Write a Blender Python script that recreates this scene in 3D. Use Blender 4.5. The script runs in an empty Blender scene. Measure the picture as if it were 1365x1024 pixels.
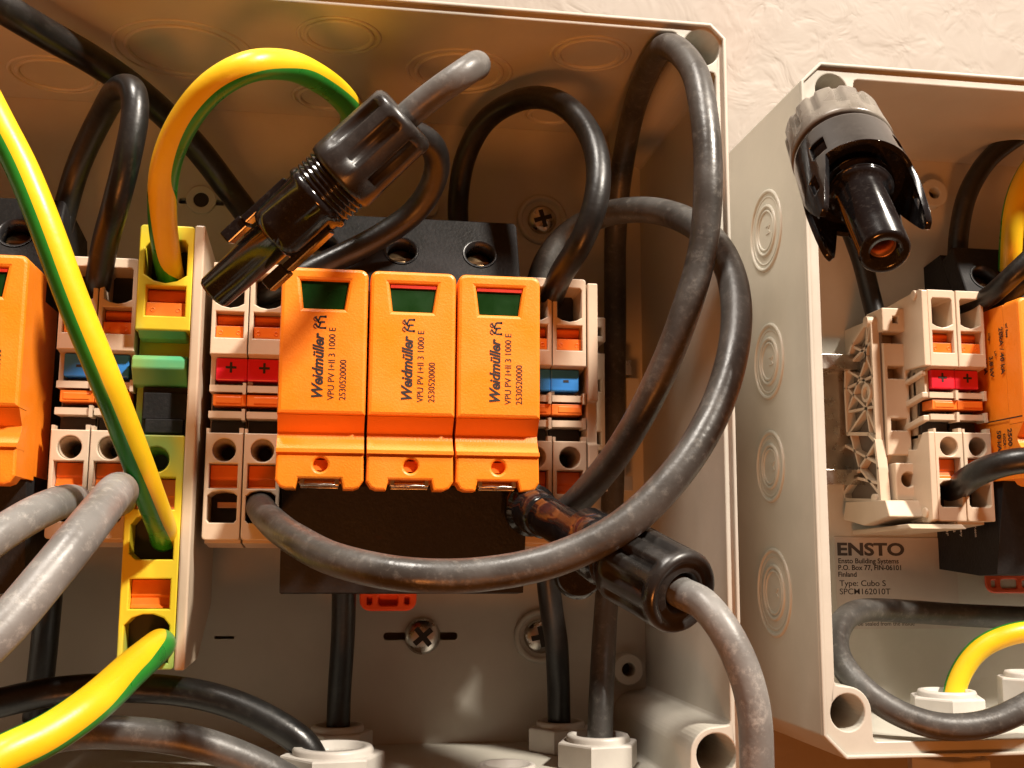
import bpy, bmesh, math, random
from mathutils import Vector, Matrix
from mathutils.geometry import delaunay_2d_cdt
random.seed(7)
S = 0.01                      # one millimetre in scene units
scn = bpy.context.scene
col = scn.collection

# ------------------------------------------------------------------ camera
F, VX, VY, CX, CY, ROLL = 1500.0, 443.0, 737.0, 682.5, 512.0, 0.005
_Y = Vector((VX - CX, -(VY - CY), -F)).normalized()
_X = Vector((math.cos(ROLL), -math.sin(ROLL), 0)); _X = (_X - _Y * _X.dot(_Y)).normalized()
_Z = _X.cross(_Y)
RM = Matrix((_X, _Y, _Z))     # camera axes -> world axes
cd = bpy.data.cameras.new('camera'); cam = bpy.data.objects.new('camera', cd); col.objects.link(cam)
cam.matrix_world = RM.to_4x4()
cd.sensor_width = 36; cd.lens = 36 * F / 1365.0
cd.clip_start = 0.02; cd.clip_end = 200
scn.camera = cam

# ------------------------------------------------------------------ light
w = bpy.data.worlds.new('World'); scn.world = w; w.use_nodes = True
bg = w.node_tree.nodes['Background']
bg.inputs[0].default_value = (1.0, 0.27, 0.05, 1); bg.inputs[1].default_value = 0.17
def lamp(name, loc, target, size, power, colour):
    ld = bpy.data.lights.new(name, 'AREA'); ld.shape = 'DISK'; ld.size = size * S; ld.energy = power; ld.color = colour
    o = bpy.data.objects.new(name, ld); col.objects.link(o)
    o.location = Vector(loc) * S
    o.rotation_euler = (Vector(target) * S - o.location).to_track_quat('-Z', 'Y').to_euler()
    return o
lamp('ceiling_lamp', (500, -320, 760), (10, 260, 20), 84, 2200, (1.0, 0.905, 0.78))
lamp('second_ceiling_lamp', (-160, -60, 860), (60, 270, 0), 170, 850, (1.0, 0.92, 0.82))
lamp('amber_bounce_fill', (-60, -270, -360), (10, 270, 60), 110, 135, (1.0, 0.30, 0.06))  # added fill standing in for orange light bounced up from below
scn.view_settings.view_transform = 'Standard'
scn.view_settings.look = 'None'
scn.view_settings.exposure = 0.0
scn.view_settings.gamma = 1.0
scn.render.engine = 'CYCLES'
scn.cycles.use_denoising = True
scn.cycles.max_bounces = 8

# ------------------------------------------------------------------ helpers
def P(px, py, y):
    """point of the place (in mm) at depth y seen at that pixel of the photograph"""
    d = RM @ Vector(((px - CX) / F, -(py - CY) / F, -1.0))
    return d * (y / d.y)
def X(px, py, y): return P(px, py, y).x
def Zc(px, py, y): return P(px, py, y).z
def PX(px, py, x):
    d = RM @ Vector(((px - CX) / F, -(py - CY) / F, -1.0)); return d * (x / d.x)
def PZ(px, py, z):
    d = RM @ Vector(((px - CX) / F, -(py - CY) / F, -1.0)); return d * (z / d.z)

class MB:
    def __init__(s): s.v = []; s.f = []; s.m = []; s.sm = []
    def add(s, vs, fs, mi=0, smooth=False, mis=None):
        b = len(s.v); s.v += [Vector(v) for v in vs]
        for i, f in enumerate(fs):
            s.f.append([b + k for k in f]); s.m.append(mis[i] if mis else mi); s.sm.append(smooth)
    def box(s, x0, x1, y0, y1, z0, z1, mi=0):
        v = [(x0,y0,z0),(x1,y0,z0),(x1,y1,z0),(x0,y1,z0),(x0,y0,z1),(x1,y0,z1),(x1,y1,z1),(x0,y1,z1)]
        s.add(v, [(0,3,2,1),(4,5,6,7),(0,1,5,4),(1,2,6,5),(2,3,7,6),(3,0,4,7)], mi)
    def prismx(s, yz, x0, x1, mi=0):
        n = len(yz)
        v = [(x0, a, b) for a, b in yz] + [(x1, a, b) for a, b in yz]
        fs = [tuple(range(n)), tuple(range(2*n-1, n-1, -1))] + [(i, n+i, n+(i+1) % n, (i+1) % n) for i in range(n)]
        s.add(v, fs, mi)
    def tube(s, pts, r, n=24, mi=0, ref=None, stripes=None, step=1.2, cap=True, wob=0.0):
        pp = spline(pts, step)
        if isinstance(r, (int, float)): rr_ = [r] * len(pp)
        else: rr_ = [r[0] + (r[1] - r[0]) * i / (len(pp) - 1) for i in range(len(pp))]
        tn = [(pp[min(i+1, len(pp)-1)] - pp[max(i-1, 0)]).normalized() for i in range(len(pp))]
        if ref is None: ref = Vector((0, 0, 1)) if abs(tn[0].z) < 0.9 else Vector((1, 0, 0))
        a = Vector(ref); vs = []; fs = []; mis = []
        for i, p in enumerate(pp):
            if stripes: a = Vector(ref)
            a = (a - tn[i] * a.dot(tn[i]))
            a = a.normalized() if a.length > 1e-4 else tn[i].orthogonal()
            b = tn[i].cross(a)
            rad = rr_[i] * (1 + wob * math.sin(i * 0.35 + 1.3 * math.sin(i * 0.11)))
            for k in range(n):
                t = 2 * math.pi * k / n
                vs.append(p + (a * math.cos(t) + b * math.sin(t)) * rad)
        for i in range(len(pp) - 1):
            for k in range(n):
                k2 = (k + 1) % n
                fs.append((i*n+k, i*n+k2, (i+1)*n+k2, (i+1)*n+k))
                if stripes:
                    t = 2 * math.pi * (k + .5) / n
                    mis.append(mi + (0 if abs((t + math.pi) % (2*math.pi) - math.pi) < stripes else 1))
                else: mis.append(mi)
        s.add(vs, fs, mi, True, mis)
        if cap:
            s.add(vs[:n], [tuple(range(n-1, -1, -1))], mi); s.add(vs[-n:], [tuple(range(n))], mi)
    def lathe(s, o, d, prof, n=40, mi=0, smooth=True, radf=None, up=None, caps=True):
        """prof = [(t, r)] along direction d from o; radf(t, r, angle) -> r"""
        o = Vector(o); d = Vector(d).normalized()
        a = Vector(up) if up is not None else d.orthogonal()
        a = (a - d * a.dot(d)).normalized(); b = d.cross(a)
        vs = []; fs = []
        for t, r in prof:
            for k in range(n):
                an = 2 * math.pi * k / n
                q = radf(t, r, an) if radf else r
                vs.append(o + d * t + (a * math.cos(an) + b * math.sin(an)) * q)
        for i in range(len(prof) - 1):
            for k in range(n):
                k2 = (k + 1) % n
                fs.append((i*n+k, i*n+k2, (i+1)*n+k2, (i+1)*n+k))
        s.add(vs, fs, mi, smooth)
        if caps: s.add(vs[:n], [tuple(range(n-1, -1, -1))], mi); s.add(vs[-n:], [tuple(range(n))], mi)
    def ring(s, o, d, R, r, n=48, m=8, mi=0, sq=1.0):
        """torus-like bead about axis d"""
        o = Vector(o); d = Vector(d).normalized(); a = d.orthogonal().normalized(); b = d.cross(a); vs = []; fs = []
        for i in range(n):
            t = 2*math.pi*i/n; c = a*math.cos(t) + b*math.sin(t)
            for k in range(m):
                u = 2*math.pi*k/m
                vs.append(o + c*(R + r*math.cos(u)) + d*(r*sq*math.sin(u)))
        for i in range(n):
            for k in range(m):
                fs.append((i*m+k, ((i+1) % n)*m+k, ((i+1) % n)*m+(k+1) % m, i*m+(k+1) % m))
        s.add(vs, fs, mi, True)
    def plate(s, loops, y0, y1, bev=0.25, mi=0, frame=None, smooth=False):
        """flat outline with holes, loops in (x, z), from y0 (front) to y1 (back)"""
        cu = bpy.data.curves.new('t', 'CURVE'); cu.dimensions = '2D'; cu.fill_mode = 'BOTH'
        th = (y1 - y0) / 2.0; bev = min(bev, th * .9)
        cu.extrude = th - bev; cu.bevel_depth = bev; cu.offset = -bev; cu.bevel_resolution = 1
        for lp in loops:
            sp = cu.splines.new('POLY'); sp.points.add(len(lp) - 1); sp.use_cyclic_u = True
            for q, (a, b) in zip(sp.points, lp): q.co = (a, b, 0, 1)
        o = bpy.data.objects.new('t', cu); col.objects.link(o)
        dg = bpy.context.evaluated_depsgraph_get(); dg.update()
        me = bpy.data.meshes.new_from_object(o.evaluated_get(dg))
        if frame is None: fr = Matrix(((1,0,0,0),(0,0,-1,(y0+y1)/2.0),(0,1,0,0),(0,0,0,1)))
        else: fr = frame
        s.add([fr @ v.co for v in me.vertices], [list(p.vertices) for p in me.polygons], mi, smooth)
        bpy.data.objects.remove(o); bpy.data.curves.remove(cu); bpy.data.meshes.remove(me)
    def sheet(s, loops, y0, y1, mi=0):
        """as plate, sharp edged, for long frames"""
        vs = []; es = []
        for lp in loops:
            b = len(vs); vs += [Vector(q) for q in lp]; es += [(b+i, b+(i+1) % len(lp)) for i in range(len(lp))]
        v2, e2, f2 = delaunay_2d_cdt(vs, es, [], 1, 1e-5)[:3]
        def inside(x, z):
            c = False
            for lp in loops:
                for (x1, z1), (x2, z2) in zip(lp, lp[1:] + lp[:1]):
                    if (z1 > z) != (z2 > z) and x < (x2-x1)*(z-z1)/(z2-z1) + x1: c = not c
            return c
        keep = [f for f in f2 if inside(sum(v2[i].x for i in f)/len(f), sum(v2[i].y for i in f)/len(f))]
        s.add([(v.x, y0, v.y) for v in v2] + [(v.x, y1, v.y) for v in v2], [tuple(f) for f in keep] + [tuple(len(v2)+i for i in reversed(f)) for f in keep], mi)
        cnt = {}
        for f in keep:
            for a, b in zip(f, list(f[1:]) + [f[0]]): cnt[(min(a,b), max(a,b))] = cnt.get((min(a,b), max(a,b)), 0) + 1
        base = len(s.v) - 2*len(v2); n = len(v2)
        for (a, b), c in cnt.items():
            if c == 1: s.f.append([base+a, base+b, base+n+b, base+n+a]); s.m.append(mi); s.sm.append(False)
    def text(s, body, frame, size, mi=0, bold=0.0, shear=0.0, ext=0.04, align='LEFT', sx=1.0):
        cu = bpy.data.curves.new('t', 'FONT'); cu.body = body; cu.size = size; cu.extrude = ext; cu.offset = bold; cu.shear = shear
        cu.align_x = align; cu.align_y = 'CENTER'; cu.resolution_u = 4
        o = bpy.data.objects.new('t', cu); col.objects.link(o)
        dg = bpy.context.evaluated_depsgraph_get(); dg.update()
        me = bpy.data.meshes.new_from_object(o.evaluated_get(dg))
        s.add([frame @ Vector((v.co.x * sx, v.co.y, v.co.z)) for v in me.vertices], [list(p.vertices) for p in me.polygons], mi)
        bpy.data.objects.remove(o); bpy.data.curves.remove(cu); bpy.data.meshes.remove(me)
    def build(s, name, mats, parent=None, bevel=0.0, seg=2, weighted=False):
        me = bpy.data.meshes.new(name)
        off = Vector((0, 0, 0))
        q = parent
        if q is not None:
            while q.parent is not None: q = q.parent
            off = q.location
        me.from_pydata([v * S - off for v in s.v], [], s.f)
        if not isinstance(mats, (list, tuple)): mats = [mats]
        for m in mats: me.materials.append(m)
        me.polygons.foreach_set('material_index', s.m); me.polygons.foreach_set('use_smooth', s.sm)
        bm = bmesh.new(); bm.from_mesh(me); bmesh.ops.remove_doubles(bm, verts=bm.verts, dist=1e-6)
        bmesh.ops.recalc_face_normals(bm, faces=bm.faces); bm.to_mesh(me); bm.free()
        me.update()
        o = bpy.data.objects.new(name, me); col.objects.link(o)
        if parent is not None: o.parent = parent
        if bevel:
            b = o.modifiers.new('bevel', 'BEVEL'); b.width = bevel * S; b.segments = seg; b.limit_method = 'ANGLE'; b.angle_limit = math.radians(40)
            b.harden_normals = False
        return o

def spline(pts, step):
    p = [Vector(q) for q in pts]
    if len(p) == 2:
        n = max(2, int((p[1]-p[0]).length / step)); return [p[0].lerp(p[1], i/n) for i in range(n+1)]
    ext = [p[0]*2 - p[1]] + p + [p[-1]*2 - p[-2]]
    out = []
    for i in range(1, len(ext) - 2):
        a, b, c, d = ext[i-1:i+3]
        n = max(2, int((c-b).length / step))
        def td(u, v): return max((u - v).length, 1e-3) ** 0.5
        t0 = 0; t1 = t0 + td(b, a); t2 = t1 + td(c, b); t3 = t2 + td(d, c)
        for k in range(n):
            t = t1 + (t2 - t1) * k / n
            A1 = a*((t1-t)/(t1-t0)) + b*((t-t0)/(t1-t0)); A2 = b*((t2-t)/(t2-t1)) + c*((t-t1)/(t2-t1)); A3 = c*((t3-t)/(t3-t2)) + d*((t-t2)/(t3-t2))
            B1 = A1*((t2-t)/(t2-t0)) + A2*((t-t0)/(t2-t0)); B2 = A2*((t3-t)/(t3-t1)) + A3*((t-t1)/(t3-t1))
            out.append(B1*((t2-t)/(t2-t1)) + B2*((t-t1)/(t2-t1)))
    out.append(p[-1])
    for _ in range(3):   # soften kinks
        out = [out[0]] + [(out[i-1] + out[i]*2 + out[i+1]) / 4 for i in range(1, len(out)-1)] + [out[-1]]
    return out

def rr(x0, x1, z0, z1, r=0.5, n=4):
    """rounded rectangle; r = radius or (bl, br, tr, tl)"""
    if isinstance(r, (int, float)): r = (r,)*4
    out = []
    for (cx, cz, a0, q) in ((x0, z0, 180, r[0]), (x1, z0, 270, r[1]), (x1, z1, 0, r[2]), (x0, z1, 90, r[3])):
        sx = 1 if cx == x0 else -1; sz = 1 if cz == z0 else -1
        if q <= .35: out.append((cx, cz)); continue
        for k in range(n+1):
            t = math.radians(a0 + 90*k/n); out.append((cx + sx*q + q*math.cos(t), cz + sz*q + q*math.sin(t)))
    return out
def circ(x, z, r, n=28): return [(x + r*math.cos(2*math.pi*k/n), z + r*math.sin(2*math.pi*k/n)) for k in range(n)]
def frame(o, u, v):
    u = Vector(u).normalized(); v = Vector(v); v = (v - u*v.dot(u)).normalized(); n = u.cross(v)
    m = Matrix((u, v, n)).transposed().to_4x4(); m.translation = Vector(o); return m
def root(name, loc):
    o = bpy.data.objects.new(name, None); o.location = Vector(loc) * S; o.empty_display_size = 0.02; col.objects.link(o)
    bpy.context.view_layer.update(); return o
def tag(o, label, cat, group=None, kind=None):
    o['label'] = label; o['category'] = cat
    if group: o['group'] = group
    if kind: o['kind'] = kind
    return o
def dup(r, delta, label=None, scale=None):
    """copy of a thing with copies of its parts and sub-parts"""
    c = r.copy(); col.objects.link(c); c.location = r.location + Vector(delta) * S
    if label: c['label'] = label
    if scale: c.scale = scale
    def rec(src, dst):
        for ch in list(src.children):
            d = ch.copy(); col.objects.link(d); d.parent = dst; rec(ch, d)
    rec(r, c); return c

# ------------------------------------------------------------------ materials
def mat(name, c, rough=.5, c2=None, nscale=8, bump=0, bscale=60, metal=0, spec=.5, coat=0, dust=0, dustc=(.45,.42,.38), dscale=30, sub=0, rv=0.1, aniso=None, detail=4):
    m = bpy.data.materials.new(name); m.use_nodes = True; nt = m.node_tree; b = nt.nodes['Principled BSDF']; L = nt.links
    b.inputs['Base Color'].default_value = (*c, 1); b.inputs['Roughness'].default_value = rough; b.inputs['Metallic'].default_value = metal
    b.inputs['Specular IOR Level'].default_value = spec; b.inputs['Coat Weight'].default_value = coat; b.inputs['Coat Roughness'].default_value = .15
    if sub:
        b.inputs['Subsurface Weight'].default_value = sub; b.inputs['Subsurface Radius'].default_value = (.02, .01, .005); b.inputs['Subsurface Scale'].default_value = 1
    tc = nt.nodes.new('ShaderNodeTexCoord'); mp = nt.nodes.new('ShaderNodeMapping'); L.new(tc.outputs['Object'], mp.inputs[0])
    if aniso: mp.inputs['Scale'].default_value = aniso
    n1 = nt.nodes.new('ShaderNodeTexNoise'); n1.inputs['Scale'].default_value = nscale; n1.inputs['Detail'].default_value = detail; L.new(mp.outputs[0], n1.inputs['Vector'])
    cr = nt.nodes.new('ShaderNodeValToRGB'); L.new(n1.outputs['Fac'], cr.inputs[0])
    c2 = c2 or tuple(x * .82 for x in c)
    cr.color_ramp.elements[0].position = .35; cr.color_ramp.elements[0].color = (*c2, 1)
    cr.color_ramp.elements[1].position = .65; cr.color_ramp.elements[1].color = (*c, 1)
    out = cr.outputs[0]
    if dust:
        n3 = nt.nodes.new('ShaderNodeTexNoise'); n3.inputs['Scale'].default_value = dscale; n3.inputs['Detail'].default_value = 8; n3.inputs['Roughness'].default_value = .75
        L.new(tc.outputs['Object'], n3.inputs['Vector'])
        r3 = nt.nodes.new('ShaderNodeMapRange'); r3.inputs[1].default_value = .52; r3.inputs[2].default_value = .78; r3.inputs[4].default_value = dust
        L.new(n3.outputs['Fac'], r3.inputs[0])
        mx = nt.nodes.new('ShaderNodeMix'); mx.data_type = 'RGBA'; L.new(r3.outputs[0], mx.inputs[0]); L.new(out, mx.inputs[6]); mx.inputs[7].default_value = (*dustc, 1)
        out = mx.outputs[2]
    L.new(out, b.inputs['Base Color'])
    if rv:
        rm = nt.nodes.new('ShaderNodeMapRange'); L.new(n1.outputs['Fac'], rm.inputs[0]); rm.inputs[1].default_value = .3; rm.inputs[2].default_value = .7
        rm.inputs[3].default_value = max(.03, rough - rv); rm.inputs[4].default_value = min(1, rough + rv); L.new(rm.outputs[0], b.inputs['Roughness'])
    if bump:
        n2 = nt.nodes.new('ShaderNodeTexNoise'); n2.inputs['Scale'].default_value = bscale; n2.inputs['Detail'].default_value = 3; L.new(tc.outputs['Object'], n2.inputs['Vector'])
        bp = nt.nodes.new('ShaderNodeBump'); bp.inputs['Strength'].default_value = 1; bp.inputs['Distance'].default_value = bump * S
        L.new(n2.outputs['Fac'], bp.inputs['Height']); L.new(bp.outputs[0], b.inputs['Normal'])
    return m
M = {}
M['orange'] = mat('orange_plastic', (.92,.255,.013), .42, (.90,.24,.010), 10, .06, 260, dust=.16, dustc=(.95,.42,.10), dscale=50)
M['bracket_web'] = mat('rib_recess_shade', (.16,.115,.08), .6, (.12,.085,.06), 8)  # beige web coloured dark brown to paint the shade between the ribs
M['orange_clip'] = mat('orange_pusher', (.80,.19,.018), .4, (.74,.15,.012), 20, .03, 60)
M['red_orange'] = mat('red_orange_clip', (.78,.10,.025), .45, (.6,.07,.02), 20)
M['beige'] = mat('beige_plastic', (.60,.48,.355), .42, (.55,.44,.325), 7, .03, 90)
M['beige_dark'] = mat('beige_bracket', (.52,.41,.30), .5, (.45,.35,.25), 8, .03, 90)
M['box'] = mat('enclosure_plastic', (.55,.525,.455), .40, (.50,.48,.415), 6, .02, 50, dust=.25, dustc=(.66,.62,.55), dscale=14)
M['black'] = mat('black_plastic', (.018,.018,.02), .36, (.012,.012,.013), 12, .05, 90, dust=.18, dustc=(.25,.23,.2), dscale=70)
M['gloss'] = mat('glossy_black_plastic', (.010,.010,.011), .14, (.008,.008,.009), 12, .02, 40, dust=.10, dustc=(.3,.28,.25), dscale=90)
M['cap'] = mat('satin_black_plastic', (.022,.020,.019), .33, (.016,.015,.014), 12, .03, 90, dust=.15, dustc=(.2,.18,.16), dscale=60)
M['greycap'] = mat('grey_nut_plastic', (.20,.18,.15), .3, (.13,.115,.095), 12, .03, 90, dust=.2, dustc=(.4,.36,.3), dscale=50)
M['base'] = mat('black_housing', (.022,.021,.022), .5, (.016,.016,.016), 10, .08, 140, dust=.08, dustc=(.2,.18,.16), dscale=80, spec=.12)
M['cable'] = mat('black_cable', (.012,.0115,.011), .36, (.007,.007,.0065), 9, .06, 70, dust=.16, dustc=(.16,.15,.13), dscale=45, rv=.08)
M['cable_lit'] = mat('dusty_lit_cable', (.075,.072,.067), .38, (.038,.036,.033), 9, .09, 55, dust=.6, dustc=(.22,.21,.19), dscale=50, rv=.1)  # black cable with dust; lit sheen is put into the grey base colour
M['cable_hazed'] = mat('dusty_haze_cable', (.21,.205,.195), .40, (.14,.135,.128), 9, .09, 50, dust=.7, dustc=(.50,.48,.44), dscale=40, rv=.1)  # black dusty cable; bright haze and sheen are painted into the pale colour
M['cable_stub'] = mat('sheen_grey_cable', (.13,.127,.12), .38, (.08,.078,.073), 9, .09, 50, dust=.6, dustc=(.3,.29,.27), dscale=40, rv=.1)  # black cable again, its lit sheen painted in as mid grey
M['yellow'] = mat('yellow_insulation', (.86,.56,.012), .36, (.80,.49,.01), 6, .06, 45, rv=.07, dust=.12, dustc=(.5,.35,.05), dscale=60)
M['green'] = mat('green_insulation', (.030,.30,.035), .30, (.02,.24,.03), 10, .03, 50, rv=.05)
M['earth'] = mat('yellow_green_plastic', (.80,.60,.03), .42, (.16,.50,.16), 5, .03, 90, aniso=(1.6, 1, .9), detail=1.5)
for e_, p_ in zip([n for n in M['earth'].node_tree.nodes if n.type == 'VALTORGB'][0].color_ramp.elements, (.30, .48)): e_.position = p_
M['earthgreen'] = mat('green_plastic', (.06,.46,.24), .42, (.30,.46,.10), 5, .02, 90)
M['red'] = mat('red_marker', (.72,.012,.035), .4, (.66,.01,.03), 15)
M['blue'] = mat('blue_marker', (.03,.25,.72), .4, (.03,.21,.64), 15)
M['window'] = mat('green_indicator', (.006,.035,.006), .3, (.004,.025,.004), 20, spec=.25)
M['winred'] = mat('red_indicator_edge', (.6,.03,.01), .4)
M['ink'] = mat('black_ink', (.022,.016,.014), .6)
M['ink_brown'] = mat('brown_ink', (.16,.055,.02), .6)
M['ink_white'] = mat('white_ink', (.62,.60,.56), .6)
M['ink_grey'] = mat('grey_ink', (.07,.055,.05), .6)
M['ink_faint'] = mat('faint_ink', (.10,.10,.10), .6)
M['steel'] = mat('zinc_steel', (.62,.58,.52), .3, (.58,.54,.48), 30, .04, 60, metal=1)
M['brass'] = mat('dull_brass', (.35,.24,.13), .35, (.2,.13,.07), 30, metal=1)
M['copper'] = mat('copper', (.55,.30,.20), .4, metal=1)
M['cavity'] = mat('dark_cavity_shade', (.028,.022,.017), .6)  # near-black colour painting the shade inside holes and recesses
M['gland'] = mat('grey_gland_plastic', (.58,.55,.50), .38, (.50,.47,.43), 10, .02, 60)
M['label'] = mat('label_film', (.52,.46,.40), .4, (.48,.42,.37), 10)
# wallpaper
wm = bpy.data.materials.new('wallpaper'); wm.use_nodes = True; nt = wm.node_tree; b = nt.nodes['Principled BSDF']
b.inputs['Roughness'].default_value = .6
tc = nt.nodes.new('ShaderNodeTexCoord')
n = nt.nodes.new('ShaderNodeTexNoise'); n.inputs['Scale'].default_value = 3.0; n.inputs['Detail'].default_value = 5; n.inputs['Distortion'].default_value = .8; nt.links.new(tc.outputs['Object'], n.inputs['Vector'])
cr = nt.nodes.new('ShaderNodeValToRGB'); nt.links.new(n.outputs['Fac'], cr.inputs[0])
cr.color_ramp.elements[0].position = .3; cr.color_ramp.elements[0].color = (.285,.238,.20,1)
cr.color_ramp.elements[1].position = .7; cr.color_ramp.elements[1].color = (.31,.268,.23,1)
nt.links.new(cr.outputs[0], b.inputs['Base Color'])
n2 = nt.nodes.new('ShaderNodeTexNoise'); n2.inputs['Scale'].default_value = 8; n2.inputs['Detail'].default_value = 3; n2.inputs['Distortion'].default_value = .6; nt.links.new(tc.outputs['Object'], n2.inputs['Vector'])
n3 = nt.nodes.new('ShaderNodeTexVoronoi'); n3.feature = 'SMOOTH_F1'; n3.inputs['Scale'].default_value = 5; nt.links.new(n2.outputs['Color'], n3.inputs['Vector'])
ad = nt.nodes.new('ShaderNodeMath'); ad.operation = 'ADD'; nt.links.new(n2.outputs['Fac'], ad.inputs[0])
ml = nt.nodes.new('ShaderNodeMath'); ml.operation = 'MULTIPLY'; ml.inputs[1].default_value = .3; nt.links.new(n3.outputs['Distance'], ml.inputs[0]); nt.links.new(ml.outputs[0], ad.inputs[1])
bp = nt.nodes.new('ShaderNodeBump'); bp.inputs['Distance'].default_value = .009; bp.inputs['Strength'].default_value = .8
nt.links.new(ad.outputs[0], bp.inputs['Height']); nt.links.new(bp.outputs[0], b.inputs['Normal'])
M['wall'] = wm

# ================================================================== SETTING
mb = MB(); mb.box(-900, 900, 304, 330, -700, 700)
o = mb.build('wall', M['wall']); tag(o, 'pale peach textured wall behind the enclosures', 'wall', kind='structure')

# ================================================================== ENCLOSURES
def arc(cx, cz, r, a0, a1, n=10):
    return [(cx + r*math.cos(math.radians(a0+(a1-a0)*k/n)), cz + r*math.sin(math.radians(a0+(a1-a0)*k/n))) for k in range(n+1)]

def enclosure(label, x0, x1, z0, z1, yr, yb, t, posts, extra_back=(), pr=(4.2, 6.3), chamf=3.5, ro=2.0):
    """x0..z1 outer size, t wall thickness; posts {corner: (x, z)}"""
    r = root('junction_box', ((x0+x1)/2, yb+3, z0))
    tag(r, label, 'enclosure', 'grey plastic junction boxes on the wall')
    xi0, xi1, zi0, zi1 = x0+t, x1-t, z0+t, z1-t
    outer = [(x0+chamf, z0), (x1-chamf, z0), (x1, z0+chamf), (x1, z1-chamf), (x1-chamf, z1), (x0+chamf, z1), (x0, z1-chamf), (x0, z0+chamf)]
    bore, R = pr
    inner = []
    # counter-clockwise from bottom-left
    for key, (cx, cz), a0 in (('bl', (xi0, zi0), 180), ('br', (xi1, zi0), 270), ('tr', (xi1, zi1), 0), ('tl', (xi0, zi1), 90)):
        px_, pz_ = posts[key]
        sx = 1 if key[1] == 'l' else -1; sz = 1 if key[0] == 'b' else -1
        # fillet points on the horizontal and the vertical wall either side of the post
        hp = (px_ + sx*(R+.2), cz); vp = (cx, pz_ + sz*(R+.2))
        ah = math.degrees(math.atan2(cz + sz*1.6 - pz_, sx)); av = math.degrees(math.atan2(sz, cx + sx*1.6 - px_))
        H = [(hp[0] + sx*1.0, cz), (hp[0] + sx*.2, cz + sz*.3), (hp[0], cz + sz*1.0)]
        V = [(cx + sx*1.0, vp[1]), (cx + sx*.3, vp[1] + sz*.2), (cx, vp[1] + sz*1.0)]
        a_start = math.degrees(math.atan2(0, sx)); a_end = math.degrees(math.atan2(sz, 0))
        if key == 'tl' or key == 'br': pass
        seg = arc(px_, pz_, R, a_start, a_end if abs(a_end - a_start) <= 90 else a_end + (360 if a_end < a_start else -360), 10)
        path = H + seg + V            # from horizontal wall to vertical wall
        if key in ('bl', 'tr'): path = path[::-1] if key == 'bl' else path
        # order ccw: bl: vertical->horizontal, br: horizontal->vertical, tr: vertical->horizontal, tl: horizontal->vertical
        if key == 'tr': path = path[::-1]
        inner += path
    holes = [circ(px_, pz_, bore) for (px_, pz_) in posts.values()]
    mb = MB(); mb.sheet([outer, inner] + holes, yr, yb); mb.build('side_wall', M['box'], r, .3)
    mb = MB()
    # raised outer lip
    lip = [(x0+chamf, z0+.01), (x1-chamf, z0+.01), (x1-.01, z0+chamf), (x1-.01, z1-chamf), (x1-chamf, z1-.01), (x0+chamf, z1-.01), (x0+.01, z1-chamf), (x0+.01, z0+chamf)]
    q = .8; c2 = chamf + .3
    lip2 = [(x0+c2, z0+q), (x1-c2, z0+q), (x1-q, z0+c2), (x1-q, z1-c2), (x1-c2, z1-q), (x0+c2, z1-q), (x0+q, z1-c2), (x0+q, z0+c2)]
    mb.sheet([lip, lip2], yr-1.0, yr+.02)
    mb.build('sealing_lip', M['box'], r, .25)
    mb = MB(); o2 = [(a + (.3 if a < (x0+x1)/2 else -.3), b + (.3 if b < (z0+z1)/2 else -.3)) for a, b in outer]
    mb.sheet([o2] + list(extra_back), yb, yb+2.6)
    mb.build('back_panel', M['box'], r)
    return r, (xi0, xi1, zi0, zi1)

YR, YB = 233.0, 298.0
pt = Vector((80.0, YR, 114.5)); pbt = P(951, 1004, YR+2); pbt.x = min(pbt.x, 80.0)
slot1 = rr(X(511,848,YB), X(610,848,YB), Zc(560,855,YB)+.3, Zc(560,843,YB), .9)
slot2 = rr(X(238,268,YB), X(300,268,YB), Zc(268,273,YB), Zc(268,265,YB), .7)
slot3 = rr(X(286,849,YB), X(312,849,YB), Zc(300,852,YB), Zc(300,848,YB), .3)
B1 = dict(x0=-160, x1=85.6, z0=-50.5, z1=120.2)
box1, in1 = enclosure('large open grey junction box on the left, packed with orange surge modules', B1['x0'], B1['x1'], B1['z0'], B1['z1'], YR, YB, 2.4,
    {'bl': (-150, -41), 'br': (pbt.x, pbt.z), 'tr': (pt.x, pt.z), 'tl': (-150, 112)}, extra_back=[slot1, slot2, slot3], pr=(4.3, 5.6))
# knock-out rings on the underside of the lid-side wall (top wall)
zt = in1[3]
for (px_, py_, R) in ((245, 68, 13), (452, 48, 7.6), (612, 96, 10.5), (787, 72, 7.6), (75, 100, 9), (435, 130, 7), (735, 152, 6)):
    c = PZ(px_, py_, zt); mb = MB()
    mb.ring((c.x, c.y, zt), (0,0,1), R, .62, 72, 10, sq=1.0); mb.ring((c.x, c.y, zt), (0,0,1), R*1.22, .5, 72, 8, sq=.8)
    mb.build('knockout', M['box'], box1)
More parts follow.
